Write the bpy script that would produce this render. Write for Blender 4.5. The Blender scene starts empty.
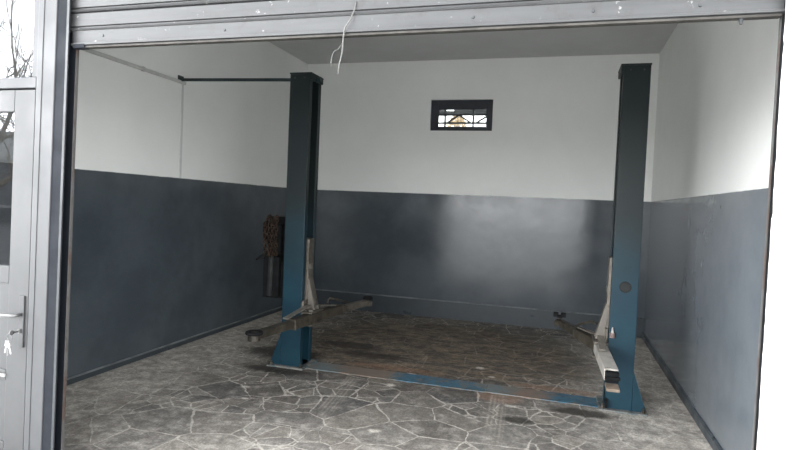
import bpy, bmesh, math, random
from mathutils import Vector, Matrix
random.seed(7)
S = bpy.context.scene
C = S.collection

# ------------------------------------------------------------------ camera, sky, exposure
F_PX, YAW, PITCH, ROLL = 560.386, -0.279348, -0.034689, 0.042745
cy, sy, cp, sp, cr, sr = (math.cos(YAW), math.sin(YAW), math.cos(PITCH), math.sin(PITCH), math.cos(ROLL), math.sin(ROLL))
fw = Vector((sy*cp, cy*cp, sp)); r0 = Vector((cy, -sy, 0)); u0 = r0.cross(fw)
rt = cr*r0 + sr*u0; up = -sr*r0 + cr*u0
cam_data = bpy.data.cameras.new('camera'); cam = bpy.data.objects.new('camera', cam_data); C.objects.link(cam)
cam_data.sensor_width = 36; cam_data.lens = F_PX*36/800; cam_data.clip_start = 0.05; cam_data.clip_end = 300
M4 = Matrix((rt, up, -fw)).transposed().to_4x4(); M4.translation = Vector((3.8656, 0, 1.6)); cam.matrix_world = M4
S.camera = cam

world = bpy.data.worlds.new('overcast_sky'); S.world = world; world.use_nodes = True
wn, wl = world.node_tree.nodes, world.node_tree.links; wn.clear()
tc = wn.new('ShaderNodeTexCoord'); sep = wn.new('ShaderNodeSeparateXYZ'); ramp = wn.new('ShaderNodeValToRGB')
bg = wn.new('ShaderNodeBackground'); wo = wn.new('ShaderNodeOutputWorld')
wl.new(tc.outputs['Generated'], sep.inputs[0]); wl.new(sep.outputs['Z'], ramp.inputs[0])
ramp.color_ramp.elements[0].position = 0.0; ramp.color_ramp.elements[0].color = (0.97, 0.985, 1.0, 1)
ramp.color_ramp.elements[1].position = 0.7; ramp.color_ramp.elements[1].color = (0.36, 0.37, 0.385, 1)
wl.new(ramp.outputs[0], bg.inputs['Color'])
dot = wn.new('ShaderNodeVectorMath'); dot.operation = 'DOT_PRODUCT'; wl.new(tc.outputs['Generated'], dot.inputs[0])
dot.inputs[1].default_value = Vector((-0.88, -0.44, 0.20)).normalized()      # the veiled sun stands low to the left of the street
mx = wn.new('ShaderNodeMath'); mx.operation = 'MAXIMUM'; wl.new(dot.outputs['Value'], mx.inputs[0]); mx.inputs[1].default_value = 0.0
pw = wn.new('ShaderNodeMath'); pw.operation = 'POWER'; wl.new(mx.outputs[0], pw.inputs[0]); pw.inputs[1].default_value = 5.0
ma = wn.new('ShaderNodeMath'); ma.operation = 'MULTIPLY_ADD'; wl.new(pw.outputs[0], ma.inputs[0]); ma.inputs[1].default_value = 13.0; ma.inputs[2].default_value = 5.2
wl.new(ma.outputs[0], bg.inputs['Strength'])
wl.new(bg.outputs[0], wo.inputs['Surface'])

S.view_settings.view_transform = 'Standard'; S.view_settings.look = 'None'
S.view_settings.gamma = 1.0; S.view_settings.use_curve_mapping = False
S.view_settings.exposure = 0.78
S.render.engine = 'CYCLES'
S.cycles.max_bounces = 12; S.cycles.diffuse_bounces = 8; S.cycles.glossy_bounces = 6; S.cycles.transparent_max_bounces = 12
S.cycles.use_denoising = True; S.cycles.denoising_prefilter = 'ACCURATE'

# ------------------------------------------------------------------ sizes (metres)
W, D, H, ZD, YF = 4.98, 7.943, 3.71, 1.788, 2.56     # width, back wall, ceiling, paint line, inside of front wall

# ------------------------------------------------------------------ node helpers
class N:
    def __init__(s, name):
        s.m = bpy.data.materials.new(name); s.m.use_nodes = True
        s.t = s.m.node_tree; s.t.nodes.clear()
        s.out = s.new('ShaderNodeOutputMaterial'); s.p = s.new('ShaderNodeBsdfPrincipled')
        s.link(s.p.outputs[0], s.out.inputs['Surface'])
        s.pos = s.new('ShaderNodeNewGeometry').outputs['Position']
    def new(s, k): return s.t.nodes.new(k)
    def link(s, a, b): s.t.links.new(a, b)
    def put(s, sock, v):
        if hasattr(v, 'links') or isinstance(v, bpy.types.NodeSocket): s.link(v, sock)
        elif isinstance(v, tuple) and len(v) == 3 and sock.type == 'RGBA': sock.default_value = (*v, 1)
        else: sock.default_value = v
    def math(s, op, a, b=None, c=None, clamp=False):
        n = s.new('ShaderNodeMath'); n.operation = op; n.use_clamp = clamp
        for i, v in enumerate((a, b, c)):
            if v is not None: s.put(n.inputs[i], v)
        return n.outputs[0]
    def mix(s, f, a, b, mode='MIX'):
        n = s.new('ShaderNodeMix'); n.data_type = 'RGBA'; n.blend_type = mode
        s.put(n.inputs[0], f); s.put(n.inputs[6], a); s.put(n.inputs[7], b); return n.outputs[2]
    def noise(s, scale, detail=4, rough=0.55, vec=None, dist=0.0):
        n = s.new('ShaderNodeTexNoise'); n.inputs['Scale'].default_value = scale
        n.inputs['Detail'].default_value = detail; n.inputs['Roughness'].default_value = rough
        n.inputs['Distortion'].default_value = dist
        s.link(vec if vec is not None else s.pos, n.inputs['Vector']); return n.outputs['Fac']
    def noise_col(s, scale, vec=None):
        n = s.new('ShaderNodeTexNoise'); n.inputs['Scale'].default_value = scale; n.inputs['Detail'].default_value = 2
        s.link(vec if vec is not None else s.pos, n.inputs['Vector']); return n.outputs['Color']
    def vmath(s, op, a, b):
        n = s.new('ShaderNodeVectorMath'); n.operation = op; s.put(n.inputs[0], a); s.put(n.inputs[1], b); return n.outputs[0]
    def step(s, v, lo, hi, a=0.0, b=1.0):
        n = s.new('ShaderNodeMapRange'); n.interpolation_type = 'SMOOTHSTEP'; n.clamp = True
        s.put(n.inputs['Value'], v); s.put(n.inputs['From Min'], lo); s.put(n.inputs['From Max'], hi)
        s.put(n.inputs['To Min'], a); s.put(n.inputs['To Max'], b); return n.outputs['Result']
    def xyz(s):
        n = s.new('ShaderNodeSeparateXYZ'); s.link(s.pos, n.inputs[0]); return n.outputs
    def bump(s, h, strength=0.3, dist=0.01):
        n = s.new('ShaderNodeBump'); n.inputs['Strength'].default_value = strength; n.inputs['Distance'].default_value = dist
        s.link(h, n.inputs['Height']); s.link(n.outputs[0], s.p.inputs['Normal'])
    def set(s, **k):
        names = dict(col='Base Color', rough='Roughness', metal='Metallic', spec='Specular IOR Level')
        for a, v in k.items(): s.put(s.p.inputs[names[a]], v)
        return s.m

def plain(name, col, rough=0.6, metal=0.0, var=0.15, scale=14, dirt=None, dirt_lo=0.55, dirt_hi=0.7, dirt_scale=9, spec=0.5):
    n = N(name); f = n.noise(scale, 5, 0.6)
    k = n.step(f, 0.3, 0.7, 1-var, 1+var)
    c = n.vmath('MULTIPLY', tuple(col), k)
    if dirt: c = n.mix(n.step(n.noise(dirt_scale, 6, 0.7), dirt_lo, dirt_hi), c, dirt)
    return n.set(col=c, rough=n.step(f, 0.3, 0.7, min(1, rough+0.08), max(0.02, rough-0.08)), metal=metal, spec=spec)

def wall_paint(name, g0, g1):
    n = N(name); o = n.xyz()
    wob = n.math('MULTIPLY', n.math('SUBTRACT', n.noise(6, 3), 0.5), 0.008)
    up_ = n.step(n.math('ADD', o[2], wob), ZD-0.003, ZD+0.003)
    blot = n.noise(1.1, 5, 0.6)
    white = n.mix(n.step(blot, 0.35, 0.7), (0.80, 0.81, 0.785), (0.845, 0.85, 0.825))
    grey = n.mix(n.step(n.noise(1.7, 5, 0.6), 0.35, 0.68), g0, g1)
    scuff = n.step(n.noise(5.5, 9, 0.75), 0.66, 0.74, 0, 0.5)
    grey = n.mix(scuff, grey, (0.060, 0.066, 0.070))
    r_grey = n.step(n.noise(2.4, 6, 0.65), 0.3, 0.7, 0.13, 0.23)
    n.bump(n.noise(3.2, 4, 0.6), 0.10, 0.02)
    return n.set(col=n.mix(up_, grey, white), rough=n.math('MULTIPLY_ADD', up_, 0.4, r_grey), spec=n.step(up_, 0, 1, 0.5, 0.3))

def paving():
    n = N('crazy_paving_slate'); o = n.xyz()
    warp = n.vmath('SCALE', n.vmath('SUBTRACT', n.noise_col(2.1), (0.5, 0.5, 0.5)), (0, 0, 0))
    sc = warp.node; sc.inputs['Scale'].default_value = 0.10
    fine = n.vmath('SCALE', n.vmath('SUBTRACT', n.noise_col(11.0), (0.5, 0.5, 0.5)), (0, 0, 0)); fine.node.inputs['Scale'].default_value = 0.022
    v = n.vmath('ADD', n.vmath('ADD', n.pos, warp), fine)
    v = n.vmath('MULTIPLY', v, (1.0, 1.12, 0.0))
    def vor(feat, scale):
        k = n.new('ShaderNodeTexVoronoi'); k.voronoi_dimensions = '2D'; k.feature = feat
        k.inputs['Scale'].default_value = scale; k.inputs['Randomness'].default_value = 0.95
        n.link(v, k.inputs['Vector']); return k
    e, cell, e2, cell2 = vor('DISTANCE_TO_EDGE', 2.7), vor('F1', 2.7), vor('DISTANCE_TO_EDGE', 5.2), vor('F1', 5.2)
    big = n.new('ShaderNodeSeparateColor'); n.link(cell.outputs['Color'], big.inputs[0])
    split = n.math('GREATER_THAN', big.outputs[2], 0.52)       # some stones are broken into smaller ones
    d_big = n.math('DIVIDE', e.outputs['Distance'], 2.7); d_small = n.math('DIVIDE', e2.outputs['Distance'], 5.2)
    dist = n.math('MINIMUM', d_big, n.math('ADD', d_small, n.math('SUBTRACT', 1.0, split)))
    w = n.step(n.noise(3.0, 4, 0.65), 0.3, 0.7, -0.003, 0.0075)
    dist = n.math('ADD', dist, n.math('MULTIPLY', n.math('SUBTRACT', n.noise(28, 5, 0.7), 0.5), 0.022))
    stone = n.step(dist, w, n.math('ADD', w, 0.007))
    stone = n.math('MAXIMUM', stone, n.step(n.noise(2.7, 6, 0.7), 0.52, 0.68, 0, 0.75))
    rnd = n.new('ShaderNodeSeparateColor'); n.link(n.mix(split, cell.outputs['Color'], cell2.outputs['Color']), rnd.inputs[0])
    grain = n.noise(38, 6, 0.7); mott = n.noise(7, 6, 0.65)
    base = n.mix(rnd.outputs[0], (0.050, 0.052, 0.056), (0.150, 0.147, 0.138))
    base = n.mix(n.math('MULTIPLY', rnd.outputs[1], 0.25), base, (0.15, 0.125, 0.095))
    base = n.mix(n.step(mott, 0.46, 0.70, 0, 0.7), base, (0.27, 0.265, 0.25))
    base = n.mix(n.step(grain, 0.5, 0.75, 0, 0.45), base, (0.30, 0.295, 0.28))
    base = n.mix(n.step(n.noise(22, 8, 0.8), 0.52, 0.66, 0, 0.55), base, (0.045, 0.044, 0.042))
    base = n.mix(n.step(n.noise(60, 3, 0.6), 0.66, 0.74, 0, 0.6), base, (0.42, 0.41, 0.39))
    joint = n.mix(n.noise(16, 5, 0.7), (0.21, 0.205, 0.19), (0.48, 0.47, 0.44))
    c = n.mix(stone, joint, base)
    # cement dust trodden in along the walls and at the doorway
    dn = n.noise(1.6, 6, 0.65)
    edge_l = n.step(n.math('ADD', o[0], n.math('MULTIPLY', dn, 1.0)), 0.75, 1.75, 1, 0)
    edge_r = n.step(n.math('SUBTRACT', o[0], n.math('MULTIPLY', dn, 0.7)), 3.45, 4.2, 0, 0.9)
    front = n.step(n.math('ADD', o[1], n.math('MULTIPLY', dn, 1.8)), 4.0, 5.2, 0.45, 0)
    dust = n.math('MAXIMUM', n.math('MAXIMUM', edge_l, edge_r), front)
    dust = n.math('MULTIPLY', dust, n.step(n.noise(5, 7, 0.7), 0.3, 0.7, 0.45, 0.95))
    c = n.mix(dust, c, n.mix(n.step(n.noise(7, 6, 0.7), 0.35, 0.65), (0.30, 0.29, 0.27), (0.52, 0.51, 0.48)))
    # old engine oil and soot soaked into the bay behind the posts
    ex = n.math('DIVIDE', n.math('SUBTRACT', o[0], 2.45), 1.9); ey = n.math('DIVIDE', n.math('SUBTRACT', o[1], 6.2), 1.45)
    rr = n.math('SQRT', n.math('ADD', n.math('POWER', ex, 2.0), n.math('POWER', ey, 2.0)))
    rr = n.math('ADD', rr, n.math('MULTIPLY', n.math('SUBTRACT', n.noise(2.2, 7, 0.7), 0.5), 1.1))
    oil = n.step(rr, 0.62, 1.2, 0.74, 0)
    c = n.mix(oil, c, n.mix(n.step(n.noise(5, 9, 0.78, n.vmath('MULTIPLY', n.pos, (0.8, 1.6, 1))), 0.40, 0.62), (0.024, 0.020, 0.016), (0.175, 0.138, 0.098)))
    def blot(x, y, rx, ry, col, k, soft=0.45):
        a = n.math('DIVIDE', n.math('SUBTRACT', o[0], x), rx); b = n.math('DIVIDE', n.math('SUBTRACT', o[1], y), ry)
        d = n.math('SQRT', n.math('ADD', n.math('POWER', a, 2.0), n.math('POWER', b, 2.0)))
        d = n.math('ADD', d, n.math('MULTIPLY', n.math('SUBTRACT', n.noise(9, 5, 0.7), 0.5), 1.2 if soft > 0.3 else 0.5))
        return n.mix(n.step(d, 1-soft, 1+soft*0.3, k, 0), c, col)
    for x, y, rx, ry in ((1.65, 5.9, .42, .16), (3.62, 4.33, .17, .07), (1.15, 5.3, .5, .25), (2.0, 5.6, .5, .12), (1.35, 4.75, .45, .14), (4.1, 4.7, .3, .1)):
        c = blot(x, y, rx, ry, (0.022, 0.020, 0.018), 0.85)
    for x, y, rx, ry in ((2.35, 5.25, .55, .1), (3.45, 4.80, .22, .16), (3.9, 5.22, .5, .08)):
        c = blot(x, y, rx, ry, (0.20, 0.12, 0.08), 0.5)
    for x, y, rx, ry in ((2.485, 4.744, .045, .045), (3.156, 5.616, .05, .05), (2.671, 3.725, .05, .04), (2.57, 5.133, .05, .03), (3.307, 5.362, .04, .03),
                         (1.35, 4.2, .05, .03), (1.5, 3.95, .035, .02), (3.55, 4.62, .07, .03)):
        c = blot(x, y, rx, ry, (0.45, 0.44, 0.41), 0.9, 0.6)
    # dusty tyre prints
    for (x0, y0, x1, y1) in ((2.10, 4.86, 2.235, 3.60), (3.42, 4.95, 3.50, 3.60)):
        L = math.hypot(x1-x0, y1-y0); dx, dy = (x1-x0)/L, (y1-y0)/L
        px, py = n.math('SUBTRACT', o[0], x0), n.math('SUBTRACT', o[1], y0)
        al = n.math('ADD', n.math('MULTIPLY', px, dx), n.math('MULTIPLY', py, dy))
        ac = n.math('ADD', n.math('MULTIPLY', px, -dy), n.math('MULTIPLY', py, dx))
        band = n.math('MULTIPLY', n.step(n.math('ABSOLUTE', ac), 0.06, 0.08, 1, 0), n.math('MULTIPLY', n.step(al, 0, 0.1), n.step(al, L*0.6, L, 1, 0)))
        tread = n.step(n.math('SINE', n.math('MULTIPLY', ac, 190)), -0.8, 0.9, 0.3, 0.85)
        k = n.math('MULTIPLY', n.math('MULTIPLY', band, tread), n.step(n.noise(6, 4), 0.3, 0.6, 0.1, 0.5))
        c = n.mix(k, c, (0.36, 0.345, 0.31))
    grit = n.math('MULTIPLY', n.step(n.noise(17, 10, 0.85), 0.34, 0.66, 0.72, 1.55), n.step(n.noise(75, 3, 0.7), 0.3, 0.7, 0.78, 1.22))
    c = n.vmath('MULTIPLY', n.vmath('MULTIPLY', c, grit), (1.05, 1.0, 0.955))
    h = n.math('ADD', n.math('MULTIPLY', stone, 0.6), n.math('ADD', n.math('MULTIPLY', grain, 0.25), n.math('MULTIPLY', mott, 0.6)))
    n.bump(h, 0.35, 0.012)
    return n.set(col=c, rough=n.step(mott, 0.3, 0.7, 0.62, 0.85), spec=0.3)

def post_paint():
    n = N('worn_blue_post_paint'); o = n.xyz()
    f = n.noise(3.0, 6, 0.65)
    c = n.mix(n.step(f, 0.35, 0.7), (0.007, 0.028, 0.044), (0.009, 0.036, 0.052))
    # grey-green tone blended in, stronger towards the top of the column
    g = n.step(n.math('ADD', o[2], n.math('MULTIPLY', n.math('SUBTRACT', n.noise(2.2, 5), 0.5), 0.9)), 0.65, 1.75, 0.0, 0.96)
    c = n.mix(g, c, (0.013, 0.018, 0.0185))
    sv = n.vmath('MULTIPLY', n.pos, (9, 9, 1.2))
    c = n.mix(n.step(n.noise(3.5, 7, 0.75, sv), 0.66, 0.74, 0, 0.55), c, (0.09, 0.10, 0.10))
    c = n.mix(n.step(n.noise(12, 7, 0.75), 0.68, 0.76, 0, 0.8), c, (0.03, 0.022, 0.018))
    return n.set(col=c, rough=0.45, spec=0.22)

def plate_paint():
    n = N('flaked_blue_plate'); o = n.xyz()
    sv = n.vmath('MULTIPLY', n.pos, (1, 1.6, 1))
    c = n.mix(n.noise(8, 6), (0.022, 0.09, 0.15), (0.05, 0.14, 0.20))
    jig = n.math('MULTIPLY', n.math('SUBTRACT', n.noise(5, 6, 0.7), 0.5), 0.9)
    xx = n.math('ADD', o[0], jig)
    def span(a, b): return n.math('MULTIPLY', n.step(xx, a-0.08, a+0.08), n.step(xx, b-0.08, b+0.08, 1, 0))
    c = n.mix(n.step(n.noise(9, 7, 0.75, sv), 0.46, 0.60, 0, 0.8), c, (0.020, 0.045, 0.065))
    rusty = n.math('MAXIMUM', span(1.86, 2.42), span(3.52, 3.85))
    dusty = n.math('MAXIMUM', span(1.5, 1.86), n.math('MAXIMUM', span(2.3, 2.52), span(3.2, 3.6)))
    c = n.mix(n.math('MULTIPLY', dusty, 0.75), c, (0.15, 0.165, 0.155))
    c = n.mix(n.math('MULTIPLY', rusty, 0.9), c, n.mix(n.noise(7, 5), (0.20, 0.115, 0.07), (0.17, 0.15, 0.125)))
    c = n.mix(n.step(n.noise(6, 8, 0.8, sv), 0.50, 0.57, 0, 0.95), c, (0.13, 0.115, 0.095))
    c = n.mix(n.step(n.noise(14, 7, 0.75), 0.62, 0.74, 0, 0.7), c, (0.26, 0.255, 0.24))
    return n.set(col=c, rough=0.6)

def shutter_metal():
    n = N('weathered_shutter_steel')
    sv = n.vmath('MULTIPLY', n.pos, (0.6, 1, 6))
    c = n.mix(n.step(n.noise(2.2, 6, 0.65, sv), 0.3, 0.7), (0.031, 0.032, 0.033), (0.048, 0.049, 0.050))
    c = n.mix(n.step(n.noise(9, 10, 0.8), 0.50, 0.66, 0, 0.75), c, (0.028, 0.027, 0.026))
    c = n.mix(n.step(n.noise(30, 4, 0.6), 0.66, 0.72, 0, 0.8), c, (0.2, 0.198, 0.195))
    return n.set(col=c, rough=0.5, metal=0.25)

def glass_reflective():
    n = N('sun_reflecting_door_glass')
    g = n.new('ShaderNodeBsdfGlossy'); g.inputs['Roughness'].default_value = 0.0; g.inputs['Color'].default_value = (0.95, 0.97, 1, 1)
    t = n.new('ShaderNodeBsdfTransparent'); t.inputs['Color'].default_value = (0.42, 0.44, 0.45, 1)
    m = n.new('ShaderNodeMixShader'); m.inputs[0].default_value = 0.075
    n.link(t.outputs[0], m.inputs[1]); n.link(g.outputs[0], m.inputs[2]); n.link(m.outputs[0], n.out.inputs['Surface']); return n.m

def glass_clear():
    n = N('clear_window_glass')
    g = n.new('ShaderNodeBsdfGlossy'); g.inputs['Roughness'].default_value = 0.0
    t = n.new('ShaderNodeBsdfTransparent'); t.inputs['Color'].default_value = (0.9, 0.92, 0.92, 1)
    m = n.new('ShaderNodeMixShader'); fr = n.new('ShaderNodeFresnel'); fr.inputs[0].default_value = 1.45
    n.link(fr.outputs[0], m.inputs[0]); n.link(t.outputs[0], m.inputs[1]); n.link(g.outputs[0], m.inputs[2]); n.link(m.outputs[0], n.out.inputs['Surface']); return n.m

MT = dict(
    wall=wall_paint('two_tone_wall_paint', (0.048, 0.060, 0.070), (0.066, 0.079, 0.090)), wall_pale=wall_paint('two_tone_wall_paint_pale', (0.115, 0.132, 0.148), (0.145, 0.162, 0.180)), floor=paving(), post=post_paint(), plate=plate_paint(), shutter=shutter_metal(),  # wall_pale differs from wall only in its paler lower grey
    ceil=plain('ceiling_grey_white_paint', (0.52, 0.525, 0.52), 0.8, var=0.03, scale=2),
    skirt=plain('grey_plinth_paint', (0.036, 0.045, 0.052), 0.35, var=0.10, scale=5, spec=0.35),
    facade=plain('white_outdoor_render', (0.80, 0.79, 0.77), 0.85, var=0.03, scale=20),
    ground=plain('pale_concrete_yard', (0.66, 0.655, 0.64), 0.85, var=0.08, scale=1.3),
    door=plain('light_grey_door_paint', (0.037, 0.038, 0.0395), 0.5, var=0.04, scale=3),
    frame=plain('light_grey_frame_paint', (0.041, 0.0425, 0.0455), 0.5, var=0.04, scale=3),
    guide=plain('blue_grey_guide_paint', (0.0115, 0.0135, 0.0175), 0.6, var=0.10, scale=8, spec=0.08, dirt=(0.1, 0.1, 0.1), dirt_lo=0.70, dirt_hi=0.76, dirt_scale=18),
    lip=plain('scraped_guide_edge', (0.020, 0.023, 0.026), 0.5, var=0.2, scale=10, dirt=(0.08, 0.08, 0.08), dirt_lo=0.64, dirt_hi=0.72, dirt_scale=22),
    rustlip=plain('rusty_guide_edge', (0.060, 0.058, 0.056), 0.6, var=0.2, scale=8, dirt=(0.05, 0.033, 0.027), dirt_lo=0.5, dirt_hi=0.62, dirt_scale=5),
    seal=plain('black_rubber_seal', (0.03, 0.03, 0.032), 0.7),
    rubber=plain('black_rubber', (0.008, 0.008, 0.009), 0.8, spec=0.15),
    ledge=plain('dusty_plinth_ledge', (0.13, 0.14, 0.145), 0.8, var=0.35, scale=4),
    basep=plain('dusty_base_plate', (0.075, 0.095, 0.10), 0.7, 0, 0.25, 9, dirt=(0.17, 0.165, 0.15), dirt_lo=0.45, dirt_hi=0.6),
    steel=plain('greasy_arm_steel', (0.105, 0.094, 0.078), 0.5, 0.35, 0.3, 7, dirt=(0.035, 0.028, 0.02), dirt_lo=0.5, dirt_hi=0.68),
    dark_steel=plain('oily_dark_steel', (0.058, 0.050, 0.038), 0.5, 0.3, 0.3, 8, dirt=(0.02, 0.017, 0.013), dirt_lo=0.5, dirt_hi=0.66),
    tan=plain('rusty_tan_plate', (0.16, 0.125, 0.095), 0.6, 0.1, 0.3, 12),
    pale=plain('pale_scuffed_arm_paint', (0.36, 0.34, 0.31), 0.5, 0.1, 0.2, 9, dirt=(0.12, 0.10, 0.08), dirt_lo=0.56, dirt_hi=0.7),
    bare=plain('worn_bare_steel', (0.14, 0.128, 0.11), 0.5, 0.3, 0.2, 9, dirt=(0.10, 0.08, 0.06), dirt_lo=0.58, dirt_hi=0.72),
    black=plain('black_machine_paint', (0.006, 0.0065, 0.007), 0.8, var=0.3, spec=0.12),
    tank=plain('dusty_grey_tank_paint', (0.020, 0.021, 0.021), 0.8, spec=0.2, var=0.2),
    rust=plain('rusty_chain_steel', (0.034, 0.021, 0.014), 0.6, 0.4, 0.4, 20, dirt=(0.012, 0.010, 0.008), dirt_lo=0.45, dirt_hi=0.6, dirt_scale=24, spec=0.2),
    chrome=plain('brushed_nickel', (0.16, 0.16, 0.16), 0.4, 0.6, 0.05),
    plastic=plain('white_plastic', (0.30, 0.295, 0.285), 0.5, var=0.05),
    pink=plain('faded_red_plastic', (0.12, 0.085, 0.08), 0.5, var=0.1),
    conduit=plain('grey_plastic_trunking', (0.50, 0.50, 0.48), 0.5, var=0.06),
    drop=plain('overpainted_cable_strip', (0.60, 0.605, 0.59), 0.7, var=0.03),
    bar=plain('dark_green_bar_paint', (0.012, 0.026, 0.028), 0.45, var=0.2),
    winframe=plain('charcoal_window_frame', (0.022, 0.026, 0.034), 0.4, var=0.1),
    grille=plain('dark_grille_iron', (0.03, 0.03, 0.032), 0.6),
    roofing=plain('dark_roof_sheet', (0.012, 0.013, 0.013), 0.7),
    wire=plain('pale_cable_sheath', (0.095, 0.094, 0.088), 0.5, var=0.05),
    weather=plain('brown_bottom_seal', (0.028, 0.025, 0.021), 0.7, var=0.3, scale=12),
    asphalt=plain('dark_asphalt', (0.15, 0.15, 0.152), 0.85, var=0.15, scale=3),
    bark=plain('pale_bark', (0.27, 0.235, 0.20), 0.9, var=0.2),
    leaf=plain('dry_ochre_leaves', (0.36, 0.27, 0.16), 0.8, var=0.3),
    pale_wall=plain('pale_street_wall', (0.42, 0.42, 0.42), 0.9, var=0.05, scale=2),
    dark_wall=plain('dark_garage_doors', (0.17, 0.175, 0.18), 0.7, var=0.15, scale=2),
    glass=glass_reflective(), clear=glass_clear(),
)

# ------------------------------------------------------------------ mesh helpers
class MB:
    def __init__(s): s.b = bmesh.new()
    def box(s, x0, x1, y0, y1, z0, z1, M=None):
        r = bmesh.ops.create_cube(s.b, size=1.0)
        T = Matrix.Translation(((x0+x1)/2, (y0+y1)/2, (z0+z1)/2)) @ Matrix.Diagonal((abs(x1-x0), abs(y1-y0), abs(z1-z0), 1))
        bmesh.ops.transform(s.b, matrix=(M @ T) if M else T, verts=r['verts']); return s
    def beam(s, A, B, w, h, roll=0, taper=1.0):              # rectangular bar from A to B, w sideways, h upward
        A, B = Vector(A), Vector(B); d = (B-A); L = d.length; d.normalize()
        side = d.cross(Vector((0, 0, 1)))
        side = side.normalized() if side.length > 1e-4 else Vector((1, 0, 0))
        upv = side.cross(d)
        vs = []
        for P, k in ((A, 1.0), (B, taper)):
            for a, b in ((-1, -1), (1, -1), (1, 1), (-1, 1)):
                vs.append(s.b.verts.new(P + side*a*w/2*k + upv*b*h/2*k))
        for f in ((3, 2, 1, 0), (4, 5, 6, 7), (0, 1, 5, 4), (1, 2, 6, 5), (2, 3, 7, 6), (3, 0, 4, 7)): s.b.faces.new([vs[i] for i in f])
        return s
    def cyl(s, A, B, r, r2=None, seg=20):
        A, B = Vector(A), Vector(B); d = B-A
        k = bmesh.ops.create_cone(s.b, cap_ends=True, segments=seg, radius1=r, radius2=r if r2 is None else r2, depth=d.length)
        bmesh.ops.transform(s.b, matrix=Matrix.Translation((A+B)/2) @ d.to_track_quat('Z', 'Y').to_matrix().to_4x4(), verts=k['verts']); return s
    def tube(s, pts, r, seg=8, r_end=None):
        pts = [Vector(p) for p in pts]; rings = []; n = len(pts)
        ref = None
        for i, P in enumerate(pts):
            d = (pts[min(i+1, n-1)]-pts[max(i-1, 0)]).normalized()
            if ref is None: ref = d.orthogonal().normalized()
            ref = (ref - d*ref.dot(d)).normalized(); q = d.cross(ref)
            rr = r if r_end is None else r+(r_end-r)*i/(n-1)
            rings.append([s.b.verts.new(P + (ref*math.cos(t)+q*math.sin(t))*rr) for t in [2*math.pi*k/seg for k in range(seg)]])
        for a, b in zip(rings, rings[1:]):
            for k in range(seg): s.b.faces.new((a[k], a[(k+1) % seg], b[(k+1) % seg], b[k]))
        s.b.faces.new(rings[0][::-1]); s.b.faces.new(rings[-1]); return s
    def prism(s, pts, axis, a, b):                           # polygon in the two other axes, swept along axis from a to b
        def P(u, v, w): return {'x': (w, u, v), 'y': (u, w, v), 'z': (u, v, w)}[axis]
        lo = [s.b.verts.new(P(u, v, a)) for u, v in pts]; hi = [s.b.verts.new(P(u, v, b)) for u, v in pts]
        s.b.faces.new(lo); s.b.faces.new(hi[::-1])
        n = len(pts)
        for i in range(n): s.b.faces.new((lo[i], lo[(i+1) % n], hi[(i+1) % n], hi[i]))
        return s
    def ring(s, c, R, r, nrm=(0, 0, 1), seg=18, rs=6, stretch=1.0, ax=(0, 0, 1)):
        c, nn, ax = Vector(c), Vector(nrm).normalized(), Vector(ax)
        a = (ax - nn*ax.dot(nn)); a = a.normalized() if a.length > 1e-4 else nn.orthogonal().normalized()
        q = nn.cross(a); R_ = []
        for i in range(seg):
            t = 2*math.pi*i/seg; o = a*math.cos(t)*R*stretch + q*math.sin(t)*R; d = (a*math.cos(t)+q*math.sin(t))
            R_.append([s.b.verts.new(c+o+(d*math.cos(u)+nn*math.sin(u))*r) for u in [2*math.pi*k/rs for k in range(rs)]])
        for i in range(seg):
            A, B = R_[i], R_[(i+1) % seg]
            for k in range(rs): s.b.faces.new((A[k], B[k], B[(k+1) % rs], A[(k+1) % rs]))
        return s
    def build(s, name, mat, parent=None, bevel=0.0, smooth=False):
        bmesh.ops.recalc_face_normals(s.b, faces=s.b.faces)
        me = bpy.data.meshes.new(name); s.b.to_mesh(me); s.b.free()
        me.materials.append(mat)
        if smooth: me.shade_smooth()
        o = bpy.data.objects.new(name, me); C.objects.link(o)
        if parent:
            o.parent = parent
            root = parent
            off = Vector((0, 0, 0))
            while root: off += root.location; root = root.parent
            me.transform(Matrix.Translation(-off))
        if bevel:
            m = o.modifiers.new('bevel', 'BEVEL'); m.width = bevel; m.segments = 2; m.limit_method = 'ANGLE'; m.angle_limit = math.radians(40)
        return o
def tag(o, label=None, cat=None, group=None, kind=None):
    for k, v in (('label', label), ('category', cat), ('group', group), ('kind', kind)):
        if v: o[k] = v
    return o
def thing(name, loc, label, cat, group=None):
    o = bpy.data.objects.new(name, None); o.location = loc; o.empty_display_size = 0.1; C.objects.link(o)
    return tag(o, label, cat, group)
def struct(o, label=None, cat=None): return tag(o, label, cat, kind='structure')

# ------------------------------------------------------------------ the shell
struct(MB().box(-0.2, W+0.2, 2.3, D+0.2, -0.15, 0).build('floor', MT['floor']), 'irregular grey stone paving of the garage floor with pale joints', 'floor')
struct(MB().box(-0.2, W+0.2, YF, D+0.2, H, H+0.2).build('ceiling', MT['ceil']), 'plain grey white ceiling of the garage', 'ceiling')
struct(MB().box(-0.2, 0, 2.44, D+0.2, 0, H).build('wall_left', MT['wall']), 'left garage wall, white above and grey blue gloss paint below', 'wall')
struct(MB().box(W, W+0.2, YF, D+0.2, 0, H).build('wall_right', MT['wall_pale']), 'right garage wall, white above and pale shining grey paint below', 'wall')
WX0, WX1, WZ0, WZ1 = 1.975, 2.868, 2.702, 3.145
wb = MB()
wb.box(0, WX0, D, D+0.2, 0, H); wb.box(WX1, W, D, D+0.2, 0, H); wb.box(WX0, WX1, D, D+0.2, 0, WZ0); wb.box(WX0, WX1, D, D+0.2, WZ1, H)
struct(wb.build('wall_back', MT['wall']), 'back garage wall with a small high window and a shining paint patch', 'wall')
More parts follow.
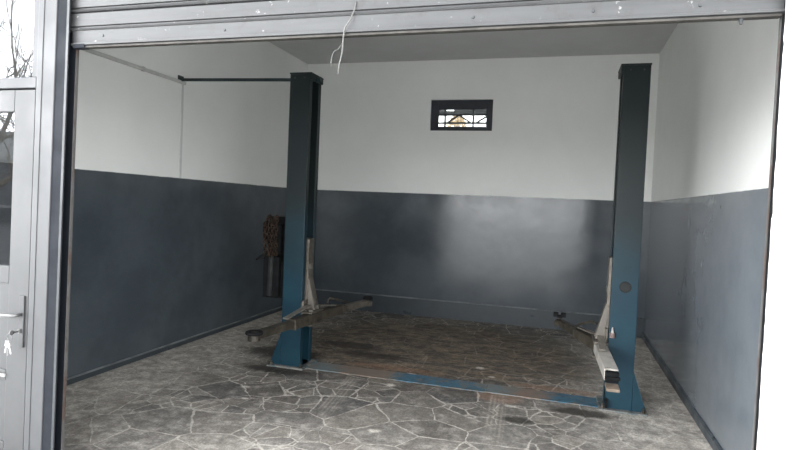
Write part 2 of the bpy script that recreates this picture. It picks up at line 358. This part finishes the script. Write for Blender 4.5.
struct(MB().prism([(0, 0), (0.022, 0), (0.022, 0.045), (0.012, 0.052), (0, 0.052)], 'y', YF, D).build('baseboard_left', MT['skirt']), 'low grey skirting along the left wall', 'skirting')
struct(MB().prism([(D, 0), (D-0.03, 0), (D-0.03, 0.245), (D-0.018, 0.257), (D, 0.257)], 'x', 0.022, W-0.022).build('baseboard_back', MT['skirt']), 'tall grey plinth band at the foot of the back wall', 'skirting')
MB().prism([(D-0.030, 0.2445), (D-0.032, 0.2475), (D-0.018, 0.259), (D, 0.259), (D, 0.256), (D-0.018, 0.2565)], 'x', 0.022, W-0.022).build('dusty_ledge', MT['ledge'], bpy.data.objects['baseboard_back'])
MB().prism([(0.022, 0.0445), (0.024, 0.046), (0.013, 0.0545), (0, 0.0545), (0, 0.0515), (0.012, 0.0515)], 'y', YF, D).build('dusty_ledge', MT['ledge'], bpy.data.objects['baseboard_left'])
struct(MB().prism([(W, 0), (W-0.022, 0), (W-0.022, 0.06), (W-0.012, 0.07), (W, 0.07)], 'y', YF, D).build('baseboard_right', MT['skirt']), 'low grey skirting along the right wall', 'skirting')

# front wall: white rendered panel to the right with a ragged plaster edge, header above the opening
ped = [(4.634, 0.0)]
z = 0.0
while z < 2.80:
    z += random.uniform(0.018, 0.06)
    ped.append((4.634 + random.uniform(-0.0010, 0.0010) + (0.003 if random.random() < 0.06 else 0), z))
fb = MB()
pts = ped + [(4.634, 4.6), (11.0, 4.6), (11.0, 0.0)]
fb.prism(pts, 'y', 2.40, 2.438)
struct(fb.build('wall_front', MT['facade']), 'bright white rendered outside wall right of the opening', 'wall')
struct(MB().box(4.70, W, 2.438, YF, 0, H).box(W, 11, 2.438, 2.62, 0, 4.6).build('wall_front_core', MT['facade']), 'white inner face of the front wall beside the right guide', 'wall')
struct(MB().box(-8, 4.61, 2.40, 2.44, 2.80, 4.6).box(-8, 4.70, 2.44, YF, 2.95, 4.6).box(0, 4.7, 2.575, 2.66, 2.95, H).build('wall_header', MT['facade']), 'white wall above the shutter and the door', 'wall')
struct(MB().box(-8, -0.02, 2.40, 2.60, 0, 2.80).build('wall_facade', MT['facade']), 'white outside wall left of the door', 'wall')
struct(MB().box(-60, 60, -60, 2.3, -0.2, -0.02).box(-60, 60, D+0.2, 60, -0.2, -0.02).build('ground', MT['ground']), 'pale concrete yard outside the garage', 'ground')

struct(MB().prism([(-7.6, -2.6), (-5.6, -4.4), (-22.6, -17), (-25.8, -17)], 'z', -0.02, -0.012).build('street', MT['asphalt']), 'dark asphalt street mirrored in the lower door glass', 'street')

# shutter guides
def guide(name, sgn, x_out, x_in, label, mat):
    def X(a): return x_out + sgn*a
    w = abs(x_in-x_out)
    g = MB()
    g.box(X(0), X(w*0.74), 2.445, 2.450, 0, 2.95); g.box(X(0), X(0.006), 2.450, 2.505, 0, 2.95); g.box(X(0), X(w*0.96), 2.499, 2.505, 0, 2.95)
    o = struct(g.build(name, MT[mat]), label, 'shutter guide')
    MB().box(X(w*0.70), X(w*0.88), 2.4425, 2.4515, 0, 2.95).build('front_lip', MT['lip'], o, bevel=0.002)
    MB().box(X(w*0.95), X(w*1.0), 2.488, 2.506, 0, 2.95).build('inner_lip', MT['rustlip'], o)
    return o
jamb = guide('trim_1', 1, 1.166, 1.260, 'blue grey shutter guide rail beside the door, scraped and rusty edged', 'guide')
guide('trim_2', -1, 4.70, 4.637, 'grey shutter guide rail half buried in the white wall', 'lip')

# ------------------------------------------------------------------ door
dr = struct(MB().box(-0.02, 0.07, 2.44, 2.50, 0, 2.80).box(1.038, 1.166, 2.44, 2.50, 0, 2.80).box(0.07, 1.038, 2.44, 2.50, 2.165, 2.225).box(0.07, 1.038, 2.44, 2.50, 2.74, 2.80)
            .box(1.0, 1.038, 2.445, 2.50, 2.225, 2.74).box(0.07, 0.11, 2.445, 2.50, 2.225, 2.74).box(0.07, 1.0, 2.445, 2.50, 2.715, 2.74)
            .build('door_1', MT['frame'], bevel=0.004), 'light grey glazed side door and frame with a lever handle', 'door')
MB().box(0.11, 1.0, 2.466, 2.474, 2.225, 2.715).build('transom_pane', MT['glass'], dr)
MB().box(1.077, 1.081, 2.4375, 2.4405, 0, 2.80).build('frame_joint', MT['seal'], dr)
MB().box(1.028, 1.037, 2.452, 2.49, 0.02, 2.158).box(0.075, 0.085, 2.455, 2.49, 0.02, 2.158).build('leaf_seal', MT['seal'], dr)
leaf = MB()
leaf.box(0.88, 1.028, 2.448, 2.498, 0.02, 2.158).box(0.085, 0.23, 2.448, 2.498, 0.02, 2.158).box(0.23, 0.88, 2.448, 2.498, 2.035, 2.158)
leaf.box(0.23, 0.88, 2.448, 2.498, 0.02, 0.14).box(0.23, 0.88, 2.448, 2.498, 0.50, 0.56).box(0.23, 0.88, 2.448, 2.498, 1.06, 1.16)
leaf.build('door_leaf', MT['door'], dr, bevel=0.004)
MB().box(0.23, 0.88, 2.466, 2.474, 1.16, 2.035).build('door_pane', MT['glass'], dr)
MB().box(0.23, 0.88, 2.458, 2.48, 0.56, 1.06).box(0.23, 0.88, 2.458, 2.48, 0.14, 0.50).build('lower_panel', MT['door'], dr)
MB().box(0.23, 0.882, 2.438, 2.449, 0.523, 0.537).build('panel_bead', MT['plastic'], dr)
bp = MB().box(0.972, 1.008, 2.4385, 2.4485, 0.705, 1.0).build('handle_plate', MT['door'], dr, bevel=0.003)
MB().tube([(0.990, 2.438, 0.893), (0.990, 2.405, 0.893), (0.983, 2.396, 0.893), (0.965, 2.393, 0.892), (0.88, 2.392, 0.888), (0.845, 2.394, 0.887)], 0.0095, 12).build('lever_handle', MT['chrome'], bp, smooth=True)
MB().cyl((0.990, 2.4385, 0.80), (0.990, 2.425, 0.80), 0.012).build('lock_cylinder', MT['chrome'], bp)

keys = thing('key_bunch', (0.985, 2.42, 0.79), 'bunch of pale keys hanging from the lock of the grey door', 'keys')
MB().box(0.9885, 0.9915, 2.392, 2.4245, 0.794, 0.806).cyl((0.9885, 2.386, 0.80), (0.9915, 2.386, 0.80), 0.014).build('key_in_lock', MT['chrome'], keys)
MB().ring((0.976, 2.386, 0.772), 0.022, 0.0018, (0.2, 1, 0.1)).build('key_ring', MT['chrome'], keys, smooth=True)
for i, (a, l, mt) in enumerate(((-14, 0.075, 'plastic'), (2, 0.085, 'chrome'), (15, 0.07, 'plastic'), (-26, 0.06, 'plastic'))):
    R = Matrix.Translation((0.971, 2.383-i*0.003, 0.753)) @ Matrix.Rotation(math.radians(a), 4, 'Y')
    k = MB(); k.box(-0.013, 0.013, -0.001, 0.001, -0.032, 0.0, R); k.box(-0.0045, 0.0045, -0.001, 0.001, -l, -0.03, R)
    for q in range(3): k.box(0.0045, 0.007, -0.001, 0.001, -l+0.006+q*0.012, -l+0.012+q*0.012, R)
    k.build('key', MT[mt], keys, bevel=0.0006)

# the door frame and the guide lean a little outwards at the foot
def lean(o):
    o.data.transform(Matrix(((1, 0, 0.0195, -0.0195*2.3), (0, 1, 0, 0), (0, 0, 1, 0), (0, 0, 0, 1))))
    for c in o.children: lean(c)
lean(dr); lean(jamb); keys.location.x -= 0.0295

# ------------------------------------------------------------------ roller shutter
sh = thing('roller_shutter', (2.93, 2.49, 2.385), 'half raised grey ribbed roller shutter across the top of the opening', 'shutter')
prof = []
z0 = 2.478
for k in range(5):
    z = z0 + k*0.100
    prof += [(2.482, z-0.004), (2.470, z), (2.466, z+0.006), (2.470, z+0.012), (2.480, z+0.015), (2.480, z+0.020), (2.472, z+0.024), (2.471, z+0.056), (2.473, z+0.090)]
poly = prof + [(y+0.014, z) for y, z in prof[::-1]]
cb = MB()
xs = (1.18, 4.685)
n_ = len(prof)
for off in (0.0, 0.012):
    rows = [[cb.b.verts.new((x, y+off, z)) for y, z in prof] for x in xs]
    for i in range(n_-1): cb.b.faces.new((rows[0][i], rows[1][i], rows[1][i+1], rows[0][i+1]))
cb.build('slat_curtain', MT['shutter'], sh)
MB().prism([(2.470, 2.396), (2.476, 2.392), (2.505, 2.392), (2.505, 2.482), (2.478, 2.482), (2.474, 2.478), (2.474, 2.412), (2.463, 2.408), (2.463, 2.398)], 'x', 1.246, 4.640).build('bottom_rail', MT['shutter'], sh)
MB().box(1.262, 4.632, 2.468, 2.502, 2.383, 2.392).build('rubber_seal', MT['weather'], sh)
for x, zz in ((1.45, 2.445), (2.2, 2.44), (3.45, 2.44), (3.95, 2.44), (4.35, 2.44)):
    MB().cyl((x, 2.4745, zz), (x, 2.470, zz), 0.007, 0.005, 10).build('rivet', MT['lip'], sh)
MB().cyl((4.50, 2.486, 2.383), (4.50, 2.486, 2.362), 0.010, 0.004, 10).build('stop_peg', MT['lip'], sh)
MB().box(1.262, 1.34, 2.462, 2.50, 2.380, 2.404).build('end_bracket', MT['guide'], sh, bevel=0.003)

wr = thing('loose_cable', (2.84, 2.46, 2.2), 'thin pale cable dangling over the bottom edge of the shutter', 'cable')
MB().tube([(2.90, 2.470, 2.54), (2.896, 2.461, 2.50), (2.880, 2.457, 2.455), (2.853, 2.455, 2.415), (2.848, 2.456, 2.385), (2.846, 2.458, 2.34), (2.842, 2.459, 2.295), (2.829, 2.460, 2.245), (2.826, 2.460, 2.205)], 0.0030, 6).build('long_strand', MT['wire'], wr, smooth=True)
MB().tube([(2.853, 2.462, 2.40), (2.838, 2.466, 2.345), (2.818, 2.466, 2.318), (2.802, 2.464, 2.313), (2.792, 2.463, 2.295), (2.788, 2.462, 2.262), (2.790, 2.462, 2.235)], 0.0019, 6).build('short_strand', MT['wire'], wr, smooth=True)

# ------------------------------------------------------------------ window in the back wall
wf = MB()
y0, y1 = D+0.035, D+0.10
wf.box(WX0, 2.082, y0, y1, WZ0, WZ1).box(2.790, WX1, y0, y1, WZ0, WZ1).box(2.082, 2.790, y0, y1, WZ0, 2.752).box(2.082, 2.790, y0, y1, 3.015, WZ1)
win = struct(wf.build('window_1', MT['winframe'], bevel=0.004), 'small high window with a thick charcoal frame in the back wall', 'window')
MB().box(2.082, 2.790, D+0.064, D+0.070, 2.752, 3.015).build('pane', MT['clear'], win)
MB().box(2.082, 2.094, y0-0.008, y0+0.004, 2.752, 3.015).box(2.778, 2.790, y0-0.008, y0+0.004, 2.752, 3.015).box(2.094, 2.778, y0-0.008, y0+0.004, 2.752, 2.764).box(2.094, 2.778, y0-0.008, y0+0.004, 3.003, 3.015).build('glazing_bead', MT['winframe'], win)

gy = D+0.215
gr = thing('window_grille', (2.43, gy, 2.70), 'dark iron grille of crossed bars outside the small window', 'grille')
for zz in (2.842, 2.962): MB().beam((1.96, gy, zz), (2.89, gy, zz), 0.026, 0.026).build('rail', MT['grille'], gr)
for xx in (2.145, 2.563): MB().beam((xx, gy+0.013, 2.71), (xx, gy+0.013, 3.14), 0.028, 0.016).build('upright', MT['grille'], gr)
for a, b in (((2.175, 2.842), (2.355, 2.960)), ((2.355, 2.960), (2.535, 2.842)), ((2.605, 2.842), (2.80, 2.965))):
    MB().beam((a[0], gy+0.002, a[1]), (b[0], gy+0.002, b[1]), 0.012, 0.026).build('brace', MT['grille'], gr)

cn = thing('lean_to_roof', (2.5, 9.0, 2.95), 'dark sheet roof edge seen through the top of the small window', 'roof')
rb = MB()
rb.box(0.6, 4.6, 8.75, 8.79, 3.065, 3.125); rb.box(0.6, 2.03, 8.75, 8.79, 3.125, 3.175); rb.box(2.16, 4.6, 8.75, 8.79, 3.125, 3.175); rb.box(0.6, 4.6, 8.75, 8.79, 3.175, 3.40)
rb.beam((2.6, 8.79, 3.40), (2.6, 10.4, 3.75), 4.0, 0.03)
rb.build('roof_sheet', MT['roofing'], cn)
for xx in (0.65, 4.5): MB().box(xx, xx+0.08, 10.2, 10.28, -0.02, 3.68).build('roof_post', MT['roofing'], cn)

nh = MB().box(-6, 8, 20, 26, -0.02, 7.5).build('window_backdrop', MT['facade'])  # added block, covers the bright sky so the grille bars stay visible
tag(nh, 'added pale house beyond the small window, burnt out to white', 'backdrop')

bu = thing('ochre_shrub', (1.60, 12.0, -0.02), 'ochre leaved shrub outside, seen through the small window', 'shrub')
MB().tube([(1.60, 12, -0.02), (1.61, 12, 1.6), (1.62, 12, 3.40)], 0.07, 8, 0.035).build('trunk', MT['bark'], bu)
fo = MB()
for i in range(520):
    t = random.random(); a = random.uniform(0, 2*math.pi); rr = 0.22*math.sqrt(random.random())*(1.15-t)
    c_ = Vector((1.60+rr*math.cos(a), 12+rr*math.sin(a), 3.36+t*0.30))
    d1 = Vector((random.gauss(0, 1), random.gauss(0, 1), random.gauss(0, 1))).normalized()*0.035; d2 = d1.orthogonal().normalized()*0.016
    fo.b.faces.new([fo.b.verts.new(c_+d1), fo.b.verts.new(c_+d2), fo.b.verts.new(c_-d1), fo.b.verts.new(c_-d2)])
fo.build('foliage', MT['leaf'], bu)

# ------------------------------------------------------------------ fixed items on the left wall
ct = thing('cable_trunking', (0, 4.0, 2.8), 'grey cable trunking along the left wall with a painted drop', 'cable trunking')
MB().box(0.002, 0.022, 2.70, 5.055, 2.765, 2.797).build('trunking_run', MT['conduit'], ct, bevel=0.003)
MB().box(0.002, 0.010, 5.005, 5.035, ZD, 2.765).build('trunking_drop', MT['drop'], ct, bevel=0.002)
for yy in (3.55, 4.42): MB().box(0.002, 0.026, yy, yy+0.03, 2.76, 2.802).build('trunking_joint', MT['conduit'], ct, bevel=0.002)

# ------------------------------------------------------------------ the two-post lift
CH = 2.80
def lift_post(side, loc, label, group):
    """side=+1: column open towards +x (left post); -1 mirrored"""
    t = thing('lift_post', loc, label, 'lift post', group)
    bx, by = loc[0], loc[1]
    def X(a): return bx + side*a
    t_ = 0.008; w, d = 0.205, 0.265
    col = MB()
    lip = 0.062
    sec = [(0, 0), (w, 0), (w, lip), (w-t_, lip), (w-t_, t_), (t_, t_), (t_, d-t_), (w-t_, d-t_), (w-t_, d-lip), (w, d-lip), (w, d), (0, d)]
    col.prism([(X(a), by+b) for a, b in sec], 'z', 0.016, CH)
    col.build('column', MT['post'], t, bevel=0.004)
    cap = MB()
    cap.prism([(X(-0.004), by-0.006), (X(w+0.02), by-0.006), (X(w+0.02), by+d+0.004), (X(-0.004), by+d+0.004)], 'z', CH, CH+0.014)
    cap.prism([(X(w), by-0.008), (X(w+0.018), by-0.008), (X(w+0.018), by+d), (X(w), by+d)], 'z', CH-0.05, CH)
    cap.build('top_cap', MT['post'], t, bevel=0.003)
    for q in (0.05, 0.15): MB().cyl((X(q), by-0.0005, CH-0.035), (X(q), by-0.006, CH-0.035), 0.007, seg=8).build('cap_bolt', MT['dark_steel'], t)
    base = MB()
    base.prism([(X(-0.12), by-0.045), (X(w+0.05), by-0.045), (X(w+0.05), by+d+0.05), (X(-0.12), by+d+0.05)], 'z', 0, 0.016)
    bo = base.build('base_plate', MT['basep'], t, bevel=0.003)
    for q, r in ((-0.085, -0.02), (-0.085, d+0.025), (0.1, d+0.028), (0.225, -0.022)):
        MB().cyl((X(q), by+r, 0.016), (X(q), by+r, 0.034), 0.017, seg=6).cyl((X(q), by+r, 0.034), (X(q), by+r, 0.055), 0.009, seg=10).build('anchor_bolt', MT['dark_steel'], bo)
    for yy in (by, by+d-0.010):                              # triangular foot gussets flaring outwards
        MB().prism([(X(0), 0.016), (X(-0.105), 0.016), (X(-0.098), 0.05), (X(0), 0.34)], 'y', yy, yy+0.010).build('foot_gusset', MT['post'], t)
    # slide guides, visible as dark strips in the channel
    MB().box(X(0.03), X(0.045), by+0.07, by+0.085, 0.02, CH-0.05).box(X(0.03), X(0.045), by+d-0.085, by+d-0.07, 0.02, CH-0.05).build('lift_chain', MT['black'], t)
    # carriage riding in the channel
    cg = MB()
    cg.box(X(0.10), X(w+0.020), by+0.075, by+d-0.075, 0.44, 1.245)
    cg.box(X(w+0.004), X(w+0.024), by+0.030, by+d-0.03, 0.44, 0.66)
    c_ = cg.build('carriage', MT['steel'], t, bevel=0.004)
    MB().prism([(X(w+0.02), 0.86), (X(w+0.026), 0.86), (X(w+0.10), 0.56), (X(w+0.02), 0.56)], 'y', by+0.085, by+0.097).build('web_rib', MT['bare'], c_)
    MB().prism([(X(w+0.02), 0.86), (X(w+0.026), 0.86), (X(w+0.10), 0.56), (X(w+0.02), 0.56)], 'y', by+d-0.097, by+d-0.085).build('web_rib', MT['bare'], c_)
    MB().prism([(X(w+0.020), 0.60), (X(w+0.020), 0.86), (X(w+0.026), 0.86), (X(w+0.095), 0.60)], 'y', by+0.097, by+d-0.097).build('sloping_plate', MT['steel'], c_)
    MB().box(X(w+0.020), X(w+0.026), by+0.095, by+0.165, 0.95, 1.00).build('latch_plate', MT['bare'], c_)
    MB().box(X(w+0.0), X(w+0.115), by-0.01, by+d+0.01, 0.535, 0.553).box(X(w+0.0), X(w+0.115), by-0.01, by+d+0.01, 0.418, 0.434).box(X(w-0.0), X(w+0.018), by-0.01, by+d+0.01, 0.434, 0.535).build('arm_yoke', MT['steel'], c_, bevel=0.003)
    return t, X

def swing_arm(t, pivot, pad, mats, lock_a, lock_b, pin_mat, padmat='rubber', split=0.5, name='swing_arm'):
    P, Q = Vector(pivot), Vector(pad); d = (Q-P).normalized(); L = (Q-P).length
    M_ = P + d*L*split
    arm = MB().beam(P - d*0.05, M_, 0.095, 0.088).build(name, MT[mats[0]], t, bevel=0.004)
    ins = MB().beam(M_ - d*0.06, Q - d*0.06, 0.072, 0.064).build('arm_extension', MT[mats[1]], arm, bevel=0.004)
    side = d.cross(Vector((0, 0, 1))).normalized()
    if padmat != 'none': MB().beam(M_ - d*0.012, M_ + d*0.004, 0.108, 0.10).build('arm_collar', MT[mats[0]], arm, bevel=0.003)
    MB().cyl(P + Vector((0, 0, -0.075)), P + Vector((0, 0, 0.085)), 0.024).build('pivot_pin', MT[pin_mat], arm)
    if padmat == 'none':                                     # solid black end stands for the shaded tube hollow, tongue plate under it
        MB().beam(Q - d*0.07, Q - d*0.012, 0.086, 0.072).beam(Q - d*0.012, Q + d*0.01, 0.10, 0.02).build('tube_end', MT['black'], arm, bevel=0.003)
        MB().beam(Q - d*0.05 + Vector((0, 0, -0.058)), Q + d*0.06 + Vector((0, 0, -0.066)), 0.088, 0.022).build('tongue_plate', MT['tan'], arm, bevel=0.004)
    else:
        e = MB().cyl(Q + Vector((0, 0, -0.040)), Q + Vector((0, 0, 0.012)), 0.052, seg=22)
        e.beam(Q - d*0.10, Q, 0.08, 0.05); e.build('pad_socket', MT[mats[1]], arm, bevel=0.003)
        if padmat == 'ring':
            MB().cyl(Q + Vector((0, 0, 0.012)), Q + Vector((0, 0, 0.020)), 0.060, seg=24).ring(Q + Vector((0, 0, 0.022)), 0.058, 0.016, seg=26, rs=8).build('lifting_pad', MT['rubber'], arm)
        elif padmat == 'fork':
            MB().cyl(Q + Vector((0, 0, 0.012)), Q + Vector((0, 0, 0.05)), 0.020, seg=14).build('pad_screw', MT['dark_steel'], arm)
            MB().box(Q.x-0.062, Q.x-0.012, Q.y-0.035, Q.y+0.035, Q.z+0.05, Q.z+0.092).box(Q.x+0.012, Q.x+0.062, Q.y-0.035, Q.y+0.035, Q.z+0.05, Q.z+0.092).box(Q.x-0.03, Q.x+0.03, Q.y-0.03, Q.y+0.03, Q.z+0.04, Q.z+0.066).build('lifting_pad', MT['rubber'], arm, bevel=0.008)
        else:
            MB().cyl(Q + Vector((0, 0, 0.012)), Q + Vector((0, 0, 0.034)), 0.020, seg=14).build('pad_screw', MT['dark_steel'], arm)
            pd = MB().cyl(Q + Vector((0, 0, 0.034)), Q + Vector((0, 0, 0.056)), 0.058, 0.054, seg=24)
            pd.ring(Q + Vector((0, 0, 0.056)), 0.046, 0.009, seg=24); pd.build('lifting_pad', MT['rubber'], arm, bevel=0.003)
    MB().beam(lock_a, lock_b, 0.052, 0.012).build('lock_bar', MT['bare'], arm, bevel=0.002)
    return arm

LX, LY = 1.330, 4.850
lp, LXf = lift_post(1, (LX, LY, 0), 'left blue lift post with dark motor unit and an overhead bar to the wall', None)
swing_arm(lp, (1.610, 4.895, 0.485), (1.500, 4.060, 0.485), ('dark_steel', 'dark_steel'), (1.575, 4.45, 0.56), (1.60, 4.86, 0.615), 'bare', padmat='ring', split=0.38)
swing_arm(lp, (1.600, 5.055, 0.485), (1.795, 6.02, 0.485), ('dark_steel', 'steel'), (1.66, 5.36, 0.545), (1.60, 5.10, 0.575), 'bare', split=0.42)
MB().tube([(1.59, 5.32, 0.53), (1.60, 5.33, 0.60), (1.615, 5.35, 0.612), (1.64, 5.40, 0.600), (1.715, 5.60, 0.540)], 0.011, 8).build('release_rod', MT['dark_steel'], lp, smooth=True)
MB().cyl((1.555, 4.835, 0.58), (1.555, 4.835, 0.66), 0.022, 0.016, 14).build('stop_knob', MT['steel'], lp, bevel=0.003)
# overhead bar
bb = MB().cyl((0.0, 4.985, 2.805), (1.565, 4.985, 2.772), 0.0165, seg=14).build('overhead_bar', MT['bar'], lp, smooth=False)
MB().cyl((1.545, 4.985, 2.774), (1.588, 4.985, 2.774), 0.026, seg=14).build('bar_nut', MT['bar'], bb)
MB().box(0, 0.012, 4.945, 5.025, 2.80, 2.845).build('wall_bracket', MT['bar'], bb)
# power unit on the outer side of the post
pu = MB().box(1.10, 1.33, 5.00, 5.05, 0.66, 1.44).box(1.24, 1.325, 4.965, 5.0, 0.64, 1.0).build('power_unit', MT['black'], lp, bevel=0.004)
MB().box(1.075, 1.245, 4.915, 5.0, 0.645, 1.05).build('oil_tank_case', MT['black'], pu, bevel=0.006)
MB().cyl((1.160, 4.905, 0.665), (1.168, 4.905, 1.06), 0.026, 0.026, 20).build('oil_cylinder', MT['tank'], pu)
MB().cyl((1.185, 4.94, 1.08), (1.185, 4.94, 1.37), 0.068, seg=24).build('motor', MT['black'], pu, bevel=0.01)
MB().box(1.045, 1.11, 4.94, 5.03, 1.21, 1.38).build('switch_box', MT['black'], pu, bevel=0.006)
MB().tube([(1.185, 4.885, 1.085), (1.13, 4.87, 1.075), (1.06, 4.86, 1.035), (1.03, 4.86, 1.012)], 0.012, 8).build('pump_lever', MT['rubber'], pu, smooth=True)
MB().cyl((1.155, 4.94, 1.37), (1.155, 4.94, 1.44), 0.030, 0.024, 16).build('filler_cap', MT['tank'], pu)

ch = thing('hanging_chain', (1.185, 4.85, 1.1), 'rusty brown chain hung in loops on the motor beside left post', 'chain')
def chain_strand(mb, pts, size=0.021, r=0.0068):
    pts = [Vector(p) for p in pts]; seg = []; step = size*1.9
    for a, b in zip(pts, pts[1:]):
        k = max(1, round((b-a).length/step))
        for i in range(k): seg.append((a.lerp(b, (i+0.5)/k), (b-a).normalized()))
    for i, (c0, dd) in enumerate(seg):
        nrm = Vector((0, 1, 0)) if i % 2 else Vector((1, 0.25, 0))
        if abs(dd.dot(nrm.normalized())) > 0.9: nrm = Vector((0, 0.3, 1))
        mb.ring(c0, size*0.78, r, nrm, 10, 5, 1.5, dd)
cm = MB()
for i, (x, top, bot) in enumerate(((1.128, 1.385, 1.105), (1.166, 1.41, 1.09), (1.204, 1.40, 1.11), (1.240, 1.38, 1.07))):
    y = 4.842 + 0.012*(i % 2)
    chain_strand(cm, [(x+0.004*math.sin(i), y, top), (x-0.006, y-0.004, (top+bot)/2), (x+0.003, y, bot)])
    if i < 3: chain_strand(cm, [(x, y, bot), (x+0.016, y-0.006, bot-0.03), (x+0.036, y, bot+0.01)])
for a, b in ((1.128, 1.166), (1.204, 1.240)): chain_strand(cm, [(a, 4.85, 1.39), (a+0.006, 4.875, 1.425), ((a+b)/2, 4.90, 1.44), (b-0.004, 4.875, 1.43), (b, 4.85, 1.40)])
cm.build('chain_links', MT['rust'], ch, smooth=True)

RX, RY = 4.492, 4.850
rp, RXf = lift_post(-1, (RX, RY, 0), 'right blue lift post with a round dark cover near the right wall', None)
swing_arm(rp, (4.232, 4.905, 0.485), (4.262, 4.100, 0.470), ('pale', 'pale'), (4.230, 4.60, 0.545), (4.225, 4.86, 0.60), 'bare', padmat='none', split=0.90)
swing_arm(rp, (4.215, 5.065, 0.485), (3.900, 5.93, 0.485), ('dark_steel', 'dark_steel'), (4.08, 5.42, 0.545), (4.19, 5.14, 0.56), 'bare', padmat='fork', split=0.45)
MB().tube([(4.06, 5.48, 0.545), (4.10, 5.40, 0.59), (4.17, 5.22, 0.645), (4.20, 5.10, 0.655)], 0.012, 8).build('release_rod', MT['dark_steel'], rp, smooth=True)
MB().cyl((4.392, 4.850, 1.018), (4.392, 4.8445, 1.018), 0.042, seg=28).ring((4.392, 4.846, 1.018), 0.042, 0.004, (0, 1, 0), 28).build('round_cover', MT['tank'], rp)
sc_ = MB().cyl((4.312, 4.834, 0.60), (4.312, 4.834, 0.64), 0.022, seg=16).build('stop_knob', MT['pink'], rp, bevel=0.003)
MB().cyl((4.312, 4.834, 0.64), (4.312, 4.834, 0.685), 0.013, 0.005, 14).build('knob_tip', MT['pale'], sc_)
MB().box(4.285, 4.300, 4.80, 4.85, 0.03, 0.10).build('floor_cable_guide', MT['black'], rp)

# cover plate between the posts
fp = thing('floor_cover_plate', (2.91, 5.0, 0), 'long floor plate between the lift posts, blue paint flaked and rusty', 'floor plate')
for a, b in ((1.588, 2.42), (2.424, 3.30), (3.304, 4.234)):
    MB().prism([(a, 4.885), (b, 4.875), (b, 5.105), (a, 5.115)], 'z', 0.0, 0.007).build('plate_section', MT['plate'], fp)

# ------------------------------------------------------------------ the street behind the camera, seen in the door glass
sb = thing('street_building', (-14, -17, 0), 'low pale building across the street mirrored in the door glass', 'building')
MB().box(-28, -20, -22, -17, 3.1, 4.5).build('upper_wall', MT['pale_wall'], sb)
MB().box(-28, -20, -21.8, -17.05, -0.02, 3.1).build('garage_front', MT['dark_wall'], sb)
MB().box(-28, -20, -17.05, -16.9, 0.62, 0.76).build('ledge', MT['pale_wall'], sb)
bt = thing('bare_tree', (-13.2, -8.0, 0), 'leafless tree across the street mirrored in the glass above the door', 'tree')
tm = MB()
def branch(p, d, L, r, depth):
    pts = [p]; q = p.copy(); dd = d.copy()
    for i in range(4):
        dd = (dd + Vector((random.gauss(0, .12), random.gauss(0, .12), random.gauss(0.03, .08)))).normalized(); q = q + dd*L/4; pts.append(q.copy())
    tm.tube(pts, r, 5 if depth > 1 else 8, r*0.55)
    if depth < 6:
        for k in range(3):
            nd = (dd + Vector((random.gauss(0, .55), random.gauss(0, .55), random.gauss(0.12, .35)))).normalized()
            branch(pts[random.choice((2, 3, 4))], nd, L*random.uniform(.6, .82), r*0.55, depth+1)
branch(Vector((-13.2, -8.0, -0.02)), Vector((0.03, 0, 1)), 2.9, 0.17, 0)
tm.build('branches', MT['bark'], bt)
